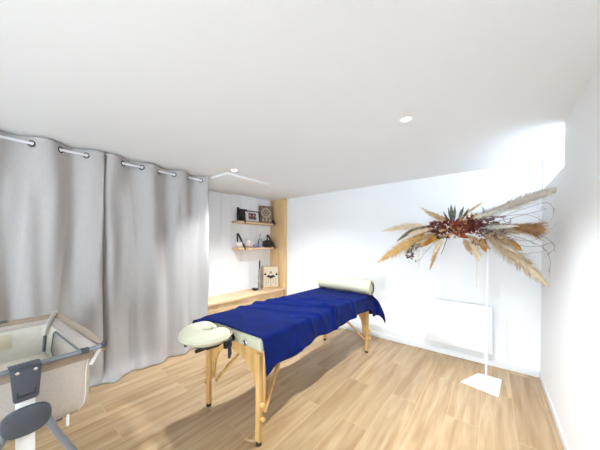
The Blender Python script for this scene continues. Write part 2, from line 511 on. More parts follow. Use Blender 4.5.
def art_motif(t, R, w, h, f, d):
    MB().box(-w / 2 + f, w / 2 - f, d * 0.3, d * 0.8, f, h - f, M=R).build('panel', wood_dark, t)
    mb = MB()
    yy = d * 0.26
    def ring(cx, cz, r, tr=0.005, n=28):
        mb.tube([R @ V((cx + r * math.cos(2 * PI * k / n), yy, cz + r * math.sin(2 * PI * k / n))) for k in range(n)], tr, 6, closed=True)
    cz = h * 0.60
    for r in (0.035, 0.07, 0.10): ring(0, cz, r)
    for k in range(10):
        a = 2 * PI * k / 10
        ring(0.085 * math.cos(a), cz + 0.085 * math.sin(a), 0.017, 0.004, 12)
    for x in (-0.07, 0, 0.07):
        mb.tube([R @ V((x, yy, cz - 0.10)), R @ V((x * 1.1, yy, h * 0.1))], 0.006, 6)
        ring(x * 1.05, h * 0.2, 0.016, 0.005, 12)
    mb.build('white_motif', lace, t)
rzf = math.radians(72)
# facing the room: normal towards +x and -y
def face_rz(deg): return math.radians(deg)
frame_pic('photo_frame', (-3.60, 3.05, ZT + 0.001), face_rz(82), 0.16, 0.34, 0.225, 0.022, 0.016, M['black'],
          'black landscape photo frame with white mat leaning on the upper shelf', art_photo)
frame_pic('photo_frame', (-3.712, 2.91, ZT + 0.001), face_rz(88), 0.06, 0.20, 0.25, 0.018, 0.012, M['black_plastic'],
          'dark frame with a dark photo, half hidden behind the white matted frame', art_dark)
frame_pic('motif_panel', (-3.615, 3.425, ZT + 0.001), face_rz(68), 0.14, 0.29, 0.37, 0.008, 0.022, mat('brown_panel_edge', rgb(112, 88, 68), 0.6),
          'tall brown panel with a white round lace motif at the shelf end', art_motif, 'picture')

# things on the lower shelf
def rock(name, loc, r, sc, m, label, seed, cat):
    random.seed(seed)
    mb = MB(); mb.ico((0, 0, r * sc[2] * 0.88), r, 2, sc, 0.12)
    for v in mb.bm.verts: v.co.z = max(v.co.z, 0)
    o = mb.build(name, m, smooth=False); o.location = loc
    return tag(o, label, cat, group='quartz lumps on the lower shelf' if name == 'quartz_rock' else None)
quartz = mat('white_quartz', rgb(226, 220, 212), 0.35, var=0.05)
pinkq = mat('pink_quartz', rgb(222, 205, 200), 0.4, var=0.05)
bluegrey = mat('blue_grey_stone', rgb(128, 138, 156), 0.5, var=0.15, scale=30)
rock('quartz_rock', (-3.64, 2.78, ZB), 0.08, (0.8, 1.1, 0.85), quartz, 'white rough quartz lump at the left end of the lower shelf', 3, 'rock')
rock('quartz_rock', (-3.64, 2.99, ZB), 0.085, (0.8, 0.95, 0.95), pinkq, 'pale pinkish quartz lump, second item along the lower shelf', 5, 'rock')
rock('stone', (-3.60, 3.13, ZB), 0.055, (0.9, 1.2, 0.7), bluegrey, 'small blue grey stone just left of the glass bottle', 9, 'rock')
gl = mat('clear_glass', (0.92, 0.95, 0.95, 1), 0.05, trans=0.9, spec=0.5)
t = empty('glass_bottle', (-3.635, 3.27, ZB), 'clear glass bottle standing beside the black bowl on the lower shelf', 'bottle')
MB().lathe([(0, 0.001), (0.042, 0.001), (0.048, 0.008), (0.048, 0.12), (0.04, 0.15), (0.017, 0.18), (0.015, 0.235), (0.019, 0.24), (0.0, 0.24)], seg=24).build('bottle_body', gl, t)
MB().lathe([(0, 0.241), (0.015, 0.241), (0.017, 0.262), (0.0, 0.27)], seg=16).build('stopper', mat('pale_stopper', rgb(206, 200, 190), 0.5), t)
t = empty('bowl', (-3.615, 3.46, ZB), 'glossy black rounded bowl with lid at the right of the lower shelf', 'bowl')
MB().lathe([(0, 0.001), (0.07, 0.001), (0.115, 0.03), (0.13, 0.065), (0.122, 0.09)], seg=32).build('bowl_body', M['black_plastic'], t)
MB().lathe([(0.123, 0.091), (0.105, 0.125), (0.05, 0.152), (0, 0.158)], seg=32).build('lid', M['black_plastic'], t)

# things on the ledge
ZL = 0.541
cardm = mat('cream_card', rgb(222, 206, 180), 0.8, var=0.03)
ink = mat('black_ink', rgb(28, 26, 30), 0.7)
inkg = mat('grey_ink', rgb(140, 138, 130), 0.8)
def art_bug(t, R, w, h, f, d):
    MB().box(-w / 2 + f, w / 2 - f, d * 0.5, d * 0.7, f, h - f, M=R).build('card', cardm, t)
    mb = MB(); mg = MB()
    yy = d * 0.44
    def blob(mbx, pts):
        mbx.prism(pts, yy - 0.001, yy + 0.001, 'XZ', M=R)
    # dark spread shape in the middle with two raised tips, thin drops hanging from it
    cz = h * 0.52
    blob(mb, [(-0.10, cz - 0.01), (-0.05, cz + 0.03), (0, cz + 0.012), (0.05, cz + 0.03), (0.10, cz - 0.01), (0.05, cz - 0.02), (0.0, cz - 0.05), (-0.05, cz - 0.02)])
    for s in (-1, 1):
        blob(mb, [(s * 0.115 - 0.03, cz + 0.03), (s * 0.115, cz + 0.075), (s * 0.115 + 0.03, cz + 0.04), (s * 0.115, cz + 0.02)])
    for x, l in ((-0.10, 0.12), (-0.05, 0.09), (0.0, 0.15), (0.05, 0.09), (0.10, 0.12)):
        mg.tube([R @ V((x, yy, cz - 0.03)), R @ V((x, yy, cz - 0.03 - l))], 0.004, 6)
        blob(mg, [(x - 0.009, cz - 0.03 - l), (x, cz - 0.01 - l), (x + 0.009, cz - 0.03 - l), (x, cz - 0.055 - l)])
    blob(mg, [(-0.03, cz + 0.07), (0, cz + 0.12), (0.03, cz + 0.07), (0, cz + 0.05)])
    mb.build('dark_motif', ink, t); mg.build('hanging_drops', inkg, t)
frame_pic('framed_picture', (-3.535, 3.475, ZL), face_rz(50), 0.10, 0.33, 0.445, 0.02, 0.022, mat('light_wood_frame', rgb(196, 162, 116), 0.5),
          'light wood framed picture with a dark motif leaning in the niche corner', art_bug, 'picture')
t = empty('stick_holder', (-3.60, 3.225, ZL), 'slim grey holder with a dark upright stick beside the framed picture', 'incense holder')
MB().lathe([(0, 0), (0.045, 0), (0.045, 0.016), (0.024, 0.035), (0.036, 0.10), (0.022, 0.17), (0.034, 0.25), (0.02, 0.32), (0.024, 0.37), (0, 0.38)], seg=18).build('holder_body', mat('mottled_grey_clay', rgb(150, 142, 138), 0.6, var=0.2, scale=20), t)
MB().lathe([(0, 0.381), (0.014, 0.381), (0.018, 0.46), (0.014, 0.56), (0, 0.585)], seg=12).build('stick', mat('dark_navy_stick', rgb(38, 42, 62), 0.5), t)
t = empty('small_dish', (-3.585, 3.10, ZL), 'small black dish with white blossom in front of the grey holder', 'dish')
MB().lathe([(0, 0), (0.04, 0), (0.068, 0.035), (0.063, 0.036), (0.036, 0.010), (0, 0.008)], seg=24).build('dish_body', M['black_plastic'], t)
mb = MB()
for k in range(9):
    a = k * 2.4; r = 0.008 + 0.0035 * k
    mb.ico((r * math.cos(a), r * math.sin(a), 0.045 + 0.012 * (k % 3)), 0.018, 1, (1, 1, 0.7))
mb.build('blossom', mat('white_petals', rgb(232, 228, 226), 0.8), t)

# ---------------------------------------------------------------- radiator
t = empty('radiator', (-0.35, YB, 0.165), 'flat white panel radiator mounted low on the back wall', 'radiator')
M0 = at(t)
rx0, rx1, rz0, rz1 = -0.705, 0.0, 0.165, 0.722
MB().box(rx0 + 0.015, rx1 - 0.015, YB - 0.085, YB - 0.03, rz0 + 0.015, rz1 - 0.012, 0.006, M=M0).build('casing', M['rad'], t)
MB().box(rx0, rx1, YB - 0.105, YB - 0.086, rz0, rz1, 0.006, M=M0).build('front_panel', M['rad'], t)
mb = MB()
for k in range(22):
    x = rx0 + 0.04 + k * (rx1 - rx0 - 0.08) / 21
    mb.box(x - 0.004, x + 0.004, YB - 0.082, YB - 0.034, rz1 - 0.0115, rz1 - 0.006, M=M0)
mb.build('top_grille', mat('grille_grey', rgb(170, 172, 176), 0.5), t)
for x in (rx0 + 0.12, rx1 - 0.12):
    MB().box(x - 0.02, x + 0.02, YB - 0.031, YB - 0.001, rz0 + 0.06, rz1 - 0.08, M=M0).build('mount', M['rad'], t)

# ---------------------------------------------------------------- massage table
TX0, TX1, TY0, TY1 = -2.03, -1.245, 1.13, 3.11
PZ0, PZ1 = 0.685, 0.785
t = empty('massage_table', (-1.637, 2.12, 0), 'wooden folding massage table with cream padding under a blue cover', 'massage table')
M0 = at(t)
MB().box(TX0, TX1, TY0, TY1, PZ0, PZ1, 0.032, M=M0, seg=5).build('padded_top', M['cream'], t)
mb = MB()
for x in (TX0 + 0.05, TX1 - 0.075): mb.box(x, x + 0.025, TY0 + 0.06, TY1 - 0.06, PZ0 - 0.085, PZ0 - 0.001, 0.003, M=M0)
for yy in (2.09, 2.13): mb.box(TX0 + 0.076, TX1 - 0.076, yy - 0.015, yy + 0.015, PZ0 - 0.085, PZ0 - 0.001, 0.003, M=M0)
mb.build('side_rails', M['beech'], t)
LXa, LXb = -1.966, -1.306                                        # leg centres
def end_frame(yc, out):
    """arched end panel whose two sides run down into the legs; out = -1 head end, +1 foot end"""
    z1 = PZ0 - 0.001
    right = []
    L = []
    xo0, xo1 = LXa - 0.028, LXb + 0.028
    pts = [(xo0 - 0.02, z1), (xo0, 0.42), (xo0 + 0.008, 0.24), (LXa + 0.022, 0.24)]
    # inner curve of the left gusset up to the arch
    cx = (LXa + LXb) / 2
    inner = []
    for k in range(0, 13):
        a = k / 12 * PI / 2
        inner.append((LXa + 0.050 + (cx - LXa - 0.050) * (1 - math.cos(a)), 0.30 + 0.285 * math.sin(a) ** 0.8))
    pts += inner
    pts += [(2 * cx - p[0], p[1]) for p in reversed(inner[:-1])]
    pts += [(LXb - 0.022, 0.24), (xo1 - 0.008, 0.24), (xo1, 0.42), (xo1 + 0.02, z1)]
    MB().prism(pts, yc - 0.012, yc + 0.012, 'XZ', bev=0.003, M=M0).build('end_panel', M['beech'], t)
    for x in (LXa, LXb):
        s = -1 if x == LXa else 1
        yl = yc + out * 0.029
        lg = MB().box(x - 0.022, x + 0.022, yl - 0.016, yl + 0.016, 0.026, PZ0 - 0.03, 0.004, M=M0).build('leg', M['beech'], t)
        MB().lathe([(0, 0), (0.020, 0), (0.022, 0.006), (0.020, 0.0255), (0, 0.0255)], c=(x, yl, 0.0005), seg=16, M=M0).build('foot_cap', M['rubber'], lg)
        for zz in (0.30, 0.20):
            kb = MB().lathe([(0, 0), (0.010, 0), (0.018, 0.008), (0.018, 0.024), (0.012, 0.030), (0, 0.030)], seg=14,
                            M=M0 @ Matrix.Translation((x + s * 0.0225, yl, zz)) @ Matrix.Rotation(s * PI / 2, 4, 'Y')).build('knob', M['beech'], lg)
        # strut from the leg up to the underside
        d = -out
        y0s, y1s = yc + d * 0.03, yc + d * 0.49
        xs = x - s * 0.010
        MB().tube([(xs, y0s, 0.20), (xs - s * 0.17, y1s, 0.655)], 0.017, 4, M=M0, sy=0.7).build('strut', M['beech'], t)
    return
end_frame(1.198, -1)
end_frame(3.035, 1)
# centre hinge plates and knobs under the middle
for x in (LXa + 0.01, LXb - 0.01):
    MB().box(x - 0.012, x + 0.012, 2.0, 2.22, 0.575, 0.598, 0.003, M=M0).build('hinge', M['black'], t)
# holes for the head rest rods
for x, m in ((-1.715, 'black'), (-1.56, 'black')):
    MB().lathe([(0.0, 0.0), (0.024, 0.0), (0.026, 0.004), (0.018, 0.008), (0.0, 0.008)], seg=20,
               M=M0 @ Matrix.Translation((x, TY0 - 0.001, 0.722)) @ Matrix.Rotation(PI / 2, 4, 'X')).build('rod_hole', M[m], t)
g = MB()
g.tube([M0 @ V((-1.415 + 0.02 * math.cos(a), TY0 - 0.003, 0.722 + 0.02 * math.sin(a))) for a in [2 * PI * k / 20 for k in range(20)]], 0.006, 8, closed=True)
g = g.build('grommet', M['chrome'], t); g['label'] = 'chrome ring around an empty rod hole'
MB().lathe([(0, 0), (0.016, 0), (0.016, 0.002), (0, 0.002)], seg=16, M=M0 @ Matrix.Translation((-1.415, TY0 - 0.0005, 0.722)) @ Matrix.Rotation(PI / 2, 4, 'X')).build('hole', M['black'], g)

# head rest: horseshoe cushion on a black plate with two rods
HC = V((-1.622, 0.938, 0.742))
hb = MB().prism([(HC.x + 0.135 * math.cos(a), HC.y + 0.100 * math.sin(a)) for a in [2 * PI * k / 28 for k in range(28)]], 0.728, 0.744, 'XY', M=M0).build('head_rest', M['black_plastic'], t)
hb['label'] = 'black plate and rods carrying the horseshoe head cushion'
# swept horseshoe opening towards the table
pts = []
N_ = 40
for k in range(N_ + 1):
    a = math.radians(90 + 26 + (360 - 52) * k / N_)
    pts.append(V((HC.x + 0.112 * math.cos(a), HC.y + 0.098 * math.sin(a), HC.z + 0.054)))
rad = [0.080 * min(1, 0.55 + 0.45 * math.sin(min(1, min(k, N_ - k) / 5) * PI / 2)) for k in range(N_ + 1)]
mb = MB()
t2 = MB(); t2.tube(pts, rad, 18, M=None, sy=0.63, up=(0, 0, 1))
# round both ends
for e in (0, N_):
    t2.ico(pts[e], rad[e], 3, (0.98, 0.55, 0.63))
cu = t2
for v in cu.bm.verts: v.co = M0 @ v.co
c = cu.build('cushion', M['cream'], hb, angle=180)
pl = [M0 @ V((HC.x + 0.192 * math.cos(a), HC.y + 0.178 * math.sin(a), HC.z + 0.048)) for a in [math.radians(120 + 300 * k / 40) for k in range(41)]]
MB().tube(pl, 0.004, 6).build('piping', M['cream'], hb)
mb = MB()
for x in (-1.715, -1.56):
    mb.tube([(x, 0.83, 0.716), (x, 1.118, 0.720)], 0.013, 10, M=M0)
mb.box(-1.735, -1.54, 0.90, 0.93, 0.705, 0.7275, 0.003, M=M0)
mb.build('rods', M['black_plastic'], hb)
mb = MB()
mb.box(-1.545, -1.515, 1.03, 1.09, 0.675, 0.735, 0.006, M=M0)
mb.tube([(-1.51, 1.06, 0.70), (-1.475, 1.04, 0.655), (-1.47, 1.03, 0.625)], [0.012, 0.014, 0.010], 8, M=M0)
mb.build('clamp_lever', M['black_plastic'], hb)

# ---------------------------------------------------------------- blue cover draped over the table
def smooth01(x):
    x = max(0, min(1, x)); return x * x * (3 - 2 * x)
def drape():
    top = PZ1 + 0.0045
    rr = 0.040
    ex0, ex1, eyF = TX0 + 0.030, TX1 - 0.030, TY1 - 0.030
    y0 = 1.142
    na, nb = 110, 190
    def hemR(b):
        return 0.240 - 0.035 * smooth01((b - 1.15) / 0.7) - 0.015 * smooth01((b - 2.0) / 0.7) + 0.007 * math.sin(b * 9.3) + 0.004 * math.sin(b * 23 + 1) + 0.035 * smooth01((1.26 - b) / 0.1) + 0.11 * smooth01((b - 2.90) / 0.13)
    def hemL(b): return 0.17 + 0.02 * math.sin(b * 7) + 0.08 * smooth01((1.3 - b) / 0.15)
    bF = eyF + 0.315
    rows = []
    for j in range(nb + 1):
        b = y0 + (bF - y0) * j / nb
        aL, aR = ex0 - hemL(b), ex1 + hemR(b)
        fr = (1 - j / nb) ** 6
        row = []
        for i in range(na + 1):
            a = aL + (aR - aL) * i / na
            bb = b; b = bb - 0.085 * smooth01((-1.78 - a) / 0.22) * fr
            da = a - ex1 if a > ex1 else (a - ex0 if a < ex0 else 0)
            db = b - eyF if b > eyF else 0
            s = math.hypot(da, db)
            cx, cy = min(max(a, ex0), ex1), min(b, eyF)
            z = top; px, py = cx, cy
            if s > 0:
                nx, ny_ = da / s, db / s
                L_ = rr * PI / 2
                corner = 2 * abs(da) * db / (s * s + 1e-9) if db > 0 and da != 0 else 0
                if s < L_:
                    th = s / rr
                    out, drop = rr * math.sin(th), rr * (1 - math.cos(th))
                else:
                    q = s - L_
                    fl = 0.06 + 0.40 * corner + (0.35 * smooth01((1.7 - b) / 0.5) if da < 0 else 0)
                    if da > 0:
                        rip = 0.014 * math.sin(b * 13 + 1.0) + 0.006 * math.sin(b * 31)
                        if b < 1.5: rip *= 0.5
                    else:
                        rip = 0.02 * math.sin(b * 11)
                    out = rr + (q * fl if corner < 0.05 else q * 0.06 + 0.13 * corner * (1 - math.exp(-q / 0.09))) + max(-0.02, rip + 0.018) * min(1, q / 0.15)
                    drop = rr + q
                px += nx * out; py += ny_ * out; z -= drop
            # gentle wrinkles over the padding
            u, v = a, b
            wr = 0
            for (x0, yy0, x1, yy1, w, h) in WR:
                dx, dy = x1 - x0, yy1 - yy0
                l2 = dx * dx + dy * dy
                tt = ((u - x0) * dx + (v - yy0) * dy) / l2
                if -0.25 < tt < 1.25:
                    d = ((u - x0) * dy - (v - yy0) * dx) / math.sqrt(l2) + 0.02 * math.sin(tt * 5 + x0 * 9)
                    wr += 1.7 * h * math.exp(-(d / w) ** 2) * smooth01((tt + 0.25) / 0.3) * smooth01((1.25 - tt) / 0.3)
            wr += 0.003 * (1 + noise.noise(V((u * 7, v * 7, 2))))
            if s == 0: z += wr
            else:
                k = max(0, 1 - s / 0.25)
                z += wr * k
                px += (da / s) * wr * 0.8 if s > 0 else 0
            # the near edge dips over the padding's rounded front edge
            if b < 1.18: z -= 0.010 * min(1.5, (1.18 - b) / 0.04) ** 2 * (1 if s == 0 else 0.6)
            row.append((px, py, z)); b = bb
        rows.append(row)
    return rows
WR = [(-1.95, 1.55, -1.25, 1.85, 0.030, 0.012), (-2.0, 1.75, -1.35, 2.10, 0.025, 0.014), (-1.9, 2.05, -1.20, 2.12, 0.030, 0.016),
      (-1.85, 1.38, -1.30, 1.48, 0.05, 0.006), (-1.75, 2.30, -1.25, 2.38, 0.04, 0.008), (-1.98, 1.95, -1.60, 2.35, 0.03, 0.010),
      (-1.35, 1.62, -1.12, 1.75, 0.025, 0.010), (-1.35, 2.05, -1.08, 2.08, 0.022, 0.016), (-1.4, 2.5, -1.1, 2.52, 0.03, 0.008)]
mb = MB(); mb.grid(drape())
o = mb.build('cover_cloth', M['blue'], angle=180)
solid(o, 0.004, 1.0)
tag(o, 'rumpled royal blue terry cover draped over the massage table', 'cover')

# bolster across the foot end
BR = 0.089
bc = V((-1.580, 2.955, PZ1 + 0.017 + BR))
t = empty('bolster', (bc.x, bc.y, bc.z - BR), 'cream cylindrical bolster cushion lying across the far end of the blue cover', 'bolster')
hl = 0.385
prof = [(0, -hl), (BR - 0.014, -hl), (BR - 0.004, -hl + 0.005), (BR, -hl + 0.016), (BR, hl - 0.016), (BR - 0.004, hl - 0.005), (BR - 0.014, hl), (0, hl)]
MB().lathe(prof, seg=36, M=Matrix.Translation((0, 0, BR)) @ Matrix.Rotation(PI / 2, 4, 'Y')).build('cushion', M['cream'], t)
for s in (-1, 1):
    mb = MB()
    mb.tube([(s * (hl - 0.006), (BR - 0.001) * math.cos(a), BR + (BR - 0.001) * math.sin(a)) for a in [2 * PI * k / 36 for k in range(36)]], 0.004, 6, closed=True)
    mb.build('piping', M['cream'], t)
mb = MB()
mb.tube([(hl + 0.004, -0.02, 0.150), (hl + 0.022, -0.024, 0.145), (hl + 0.032, -0.026, 0.09), (hl + 0.024, -0.024, 0.035), (hl + 0.004, -0.02, 0.026)], 0.016, 8, sy=0.4, up=(1, 0, 0))
h_ = mb.build('handle', M['black_plastic'], t); h_['label'] = 'black strap handle on the bolster end'

# ---------------------------------------------------------------- bedside crib
A_ = math.radians(4.7)
t = empty('bedside_crib', (-2.208, 0.035, 0), 'beige fabric baby crib with grey rails and slate brackets beside the curtain', 'crib', A_)
def rrect(hx, hy, r, n=6):
    """closed rounded rectangle, counter clockwise from the +x +y corner"""
    out = []
    for (sx, sy, a0) in ((1, 1, 0), (-1, 1, 90), (-1, -1, 180), (1, -1, 270)):
        for k in range(n + 1):
            a = math.radians(a0 + 90 * k / n)
            out.append((sx * (hx - r) + r * math.cos(a), sy * (hy - r) + r * math.sin(a)))
    return out
ZR = 0.862
# padded fabric band round both long sides and the far end, open at the near end
def open_path(hx, hy, r, gap):
    P = rrect(hx, hy, r, 6)
    # start on the near (+x) end's +y side, go round the far end, come back on -y
    i0 = 6
    Q = P[i0:-6] if False else P
    return Q
band = []
P = rrect(0.50, 0.312, 0.045, 6)
seq = [(0.455, 0.312)] + P[7:14] + P[14:21] + [(0.455, -0.312)]
den = []
for a, b in zip(seq, seq[1:]):
    n = max(1, int(math.hypot(b[0] - a[0], b[1] - a[1]) / 0.06))
    for k in range(n): den.append((a[0] + (b[0] - a[0]) * k / n, a[1] + (b[1] - a[1]) * k / n))
den.append(seq[-1])
MB().tube([(x, y, ZR - 0.026) for x, y in den], [0.019 * min(1, 0.55 + 0.15 * min(i, len(den) - 1 - i)) for i in range(len(den))], 14, sy=2.5, up=(0, 0, 1)).build('padded_rail', M['taupe'], t)
# bare grey tube over the near end, with joints
tube = [(0.46, 0.312, ZR), (0.478, 0.310, ZR), (0.492, 0.300, ZR), (0.500, 0.282, ZR)] + [(0.502, 0.27 - 0.54 * k / 12, ZR) for k in range(13)] + [(0.500, -0.282, ZR), (0.492, -0.300, ZR), (0.478, -0.310, ZR), (0.46, -0.312, ZR)]
er = MB().tube(tube, 0.0125, 12).build('end_rail', M['grey_tube'], t)
for s in (1, -1):
    MB().tube([(0.502, s * 0.20, ZR), (0.502, s * 0.232, ZR)], 0.0165, 12).build('joint', M['slate'], er)
    MB().tube([(0.472, s * 0.311, ZR), (0.494, s * 0.298, ZR), (0.5005, s * 0.284, ZR)], 0.0155, 12).build('corner_cap', M['slate'], er)
# basket: outer cloth, lofted, with a rounded bottom
levels = [(0.850, 0.480, 0.292, 0.05), (0.81, 0.476, 0.262, 0.05), (0.74, 0.474, 0.252, 0.05), (0.62, 0.472, 0.250, 0.05), (0.56, 0.468, 0.245, 0.05), (0.528, 0.452, 0.225, 0.05), (0.512, 0.40, 0.175, 0.05)]
mb = MB()
vs = mb.grid([[(x, y, z) for x, y in rrect(hx, hy, r)] for z, hx, hy, r in levels], closed_u=True)
mb.bm.faces.new(vs[-1])
bo = mb.build('basket', M['beige'], t, angle=60)
solid(bo, 0.004, -1)
mb = MB()
lv2 = [(0.815, 0.470, 0.280, 0.05), (0.79, 0.462, 0.250, 0.05), (0.72, 0.456, 0.238, 0.05), (0.62, 0.451, 0.231, 0.05), (0.575, 0.446, 0.226, 0.05)]
mb.grid([[(x, y, z) for x, y in rrect(hx, hy, r)] for z, hx, hy, r in lv2], closed_u=True)
li = mb.build('lining', M['lining'], t, angle=60)
# cloth band that carries the basket up to the near rail
mb = MB()
mb.box(0.4795, 0.4845, -0.26, 0.26, 0.805, 0.848, 0.002)
mb.build('rail_sleeve', M['taupe'], t)
# see-through panel in the right side with grey piping
mb = MB(); g = []
for x in (-0.30, 0.34):
    pass
def side_pt(x, z, off=0.004):
    k = (z - 0.62) / (0.80 - 0.62)
    return (x, 0.231 + (0.250 - 0.231) * k - off, z)
win = [(-0.28, 0.66), (-0.20, 0.63), (0.30, 0.63), (0.36, 0.67), (0.36, 0.78), (0.33, 0.80), (-0.25, 0.80), (-0.28, 0.78)]
mb.face([side_pt(*p) for p in win])
mw = mb.build('mesh_window', M['mesh'], t); solid(mw, 0.002)
MB().tube([side_pt(*p, off=0.007) for p in win], 0.005, 6, closed=True).build('window_piping', M['grey_tube'], mw)
# mattress
MB().box(-0.43, 0.43, -0.225, 0.225, 0.556, 0.615, 0.02, seg=3).build('mattress', M['lining'], t)
# white seams down the near end's corners, and the straps up to the rail
for s in (1, -1):
    pts = []
    for z, hx, hy, r in levels[:6]:
        q = rrect(hx + 0.002, hy + 0.002, r)
        x, y = q[2]
        pts.append((x, s * y, z))
    MB().tube(pts, 0.004, 6).build('seam', M['piping'], t)
    MB().tube([(0.487, s * 0.292, ZR - 0.014), (0.474, s * 0.276, 0.815), (0.462, s * 0.252, 0.76)], 0.010, 6, sy=0.3, up=(1, 0, 0)).build('corner_strap', M['piping'], t)
    # far corner: folded white strap with a grey tube below
    st = MB().tube([(-0.492, s * 0.300, ZR + 0.030), (-0.462, s * 0.276, ZR + 0.026), (-0.436, s * 0.250, 0.845), (-0.428, s * 0.236, 0.79), (-0.436, s * 0.226, 0.735)], [0.022, 0.030, 0.036, 0.030, 0.012], 8, sy=0.2, up=(0.6, s * 1.0, 0.0)).build('corner_strap', M['piping'], t)
    MB().tube([(-0.430, s * 0.215, 0.62), (-0.432, s * 0.222, 0.74)], 0.010, 8).build('strap_tube', M['grey_tube'], st)
MB().box(-0.4405, -0.4375, -0.06, 0.06, 0.70, 0.80, 0.001).build('care_label', mat('pale_label', rgb(216, 206, 180), 0.8), t)
zt = MB().box(0.462, 0.468, 0.150, 0.162, 0.475, 0.535, 0.001).build('zip_pull', M['white_plastic'], t)
# posts, brackets, hubs and legs at both ends
for e in (1, -1):
    X = lambda a: e * a
    def bx(mb, x0, x1, *r, **k):
        a, b = sorted((e * x0, e * x1)); mb.box(a, b, *r, **k)
    mb = MB(); bx(mb, 0.505, 0.530, -0.030, 0.030, 0.05, 0.80, 0.004)
    mb.build('post', M['white_plastic'], t)
    mb = MB()
    pr = [(-0.050, 0.872), (-0.040, 0.732), (-0.032, 0.724), (0.032, 0.724), (0.040, 0.732), (0.050, 0.872)]
    a, b = sorted((e * 0.531, e * 0.548))
    mb.prism(pr, a, b, 'YZ', bev=0.003)
    bx(mb, 0.480, 0.5305, -0.050, 0.050, 0.862 + 0.0135, 0.881, 0.004)
    bx(mb, 0.5305, 0.548, -0.050, 0.050, 0.8725, 0.881, 0.003)
    br = mb.build('rail_bracket', M['slate'], t)
    mb = MB(); bx(mb, 0.5485, 0.550, -0.026, 0.026, 0.745, 0.756, 0.0005); bx(mb, 0.5485, 0.550, -0.030, -0.024, 0.745, 0.772); bx(mb, 0.5485, 0.550, 0.024, 0.030, 0.745, 0.772)
    mb.build('grip_slot', M['slate_dark'], br)
    for yy in (-0.028, 0.028):
        MB().lathe([(0, 0), (0.006, 0), (0.007, 0.003), (0, 0.004)], seg=12, M=Matrix.Translation((e * 0.5485, yy, 0.860)) @ Matrix.Rotation(e * PI / 2, 4, 'Y')).build('screw', M['chrome'], br)
    mb = MB()
    hub = []
    for k in range(32):
        a = 2 * PI * k / 32
        ca, sa = math.cos(a), math.sin(a)
        hub.append((0.080 * math.copysign(abs(ca) ** 0.8, ca), 0.640 + (0.058 if sa > 0 else 0.070) * math.copysign(abs(sa) ** 0.75, sa) * 1.0))
    a, b = sorted((e * 0.5315, e * 0.566))
    mb.prism(hub, a, b, 'YZ', bev=0.010)
    hb_ = mb.build('hub', M['slate'], t)
    for s in (1, -1):
        lg = MB().tube([(e * 0.548, s * 0.058, 0.635), (e * 0.548, s * 0.098, 0.52), (e * 0.535, s * 0.27, 0.12), (e * 0.53, s * 0.30, 0.03)], 0.0155, 12).build('leg', M['grey_tube'], t)
        MB().box(e * 0.53 - 0.03, e * 0.53 + 0.03, s * 0.30 - 0.035, s * 0.30 + 0.035, 0.001, 0.032, 0.008).build('foot', M['slate'], lg)
    mb = MB(); bx(mb, 0.512, 0.526, -0.27, 0.27, 0.012, 0.050, 0.004)
    mb.build('cross_bar', M['grey_tube'], t)

# ---------------------------------------------------------------- white display stand
PX, PY = -0.048, 3.155
t = empty('display_stand', (PX, PY, 0), 'thin white metal stand with a square floor plate in front of the radiator', 'stand')
M0 = at(t)
base = [(-0.272, 3.048), (-0.125, 3.345), (0.082, 3.36), (0.046, 2.954)]
cxy = (sum(p[0] for p in base) / 4, sum(p[1] for p in base) / 4)
base = [(-0.255, 3.03), (-0.12, 3.355), (0.085, 3.355), (0.05, 2.955)]
MB().prism(base, 0.001, 0.011, 'XY', bev=0.002, M=M0).build('base_plate', M['white_metal'], t)
MB().tube([(0, 0, 0.011), (0, 0, 1.56)], 0.009, 12).build('pole', M['white_metal'], t)

# ---------------------------------------------------------------- dried flower arrangement
AR = V((-0.25, 3.12, 1.585))
t = empty('dried_flower_arrangement', AR, 'wide dried flower and pampas spray in burgundy and gold on the white stand', 'flower arrangement')
def W(px, py, dy=0.0):
    """a point of the spray: the spray lies in an upright sheet that swings forward at its right end"""
    d = fw + rt * ((px - 300) / F) - up * ((py - CY) / F)
    # sheet: y = 3.10 - 0.30*(x+0.05) for x > -0.05
    k = 3.10 / d.y
    for _ in range(20):
        x = CAM.x + d.x * k
        y = 3.10 - 0.34 * max(0, x + 0.05) + dy
        k = y / d.y
    return CAM + d * k - AR
def bez(a, b, sag=0.0, n=14, side=0.0):
    out = []
    for i in range(n + 1):
        q = i / n
        p = a.lerp(b, q)
        p = p + V((0, side * math.sin(q * PI), sag * math.sin(q * PI)))
        out.append(p)
    return out
gold = mat('gold_pampas', rgb(234, 200, 136), 0.9, col2=rgb(218, 176, 104), scale=30)
wheat = mat('wheat_pampas', rgb(242, 226, 198), 0.9, col2=rgb(228, 204, 168), scale=30)
tan = mat('tan_grass', rgb(222, 188, 142), 0.9, col2=rgb(190, 148, 100), scale=30)
pale = mat('pale_pampas', rgb(246, 240, 230), 0.9, col2=rgb(232, 220, 204), scale=30)
brown = mat('brown_fan_grass', rgb(206, 162, 112), 0.9, col2=rgb(164, 112, 66), scale=30)
amber = mat('amber_leaf', rgb(206, 148, 44), 0.6, col2=rgb(168, 104, 22), scale=25)
olive = mat('grey_green_leaf', rgb(128, 122, 96), 0.7, col2=rgb(96, 90, 70), scale=25)
sage = mat('dark_sage_leaf', rgb(108, 112, 96), 0.7, col2=rgb(72, 78, 70), scale=25)
wine = mat('burgundy_leaf', rgb(134, 58, 52), 0.7, col2=rgb(92, 36, 42), scale=40)
rust = mat('rust_leaf', rgb(170, 78, 40), 0.7, col2=rgb(124, 50, 30), scale=40)
plum = mat('plum_twig', rgb(152, 120, 116), 0.8, col2=rgb(104, 78, 82), scale=40)
twigm = mat('grey_twig', rgb(160, 148, 150), 0.8)
darkb = mat('dark_brown_sprig', rgb(92, 56, 34), 0.8, col2=rgb(58, 34, 24), scale=40)
strandm = mat('raffia', rgb(228, 214, 190), 0.8)

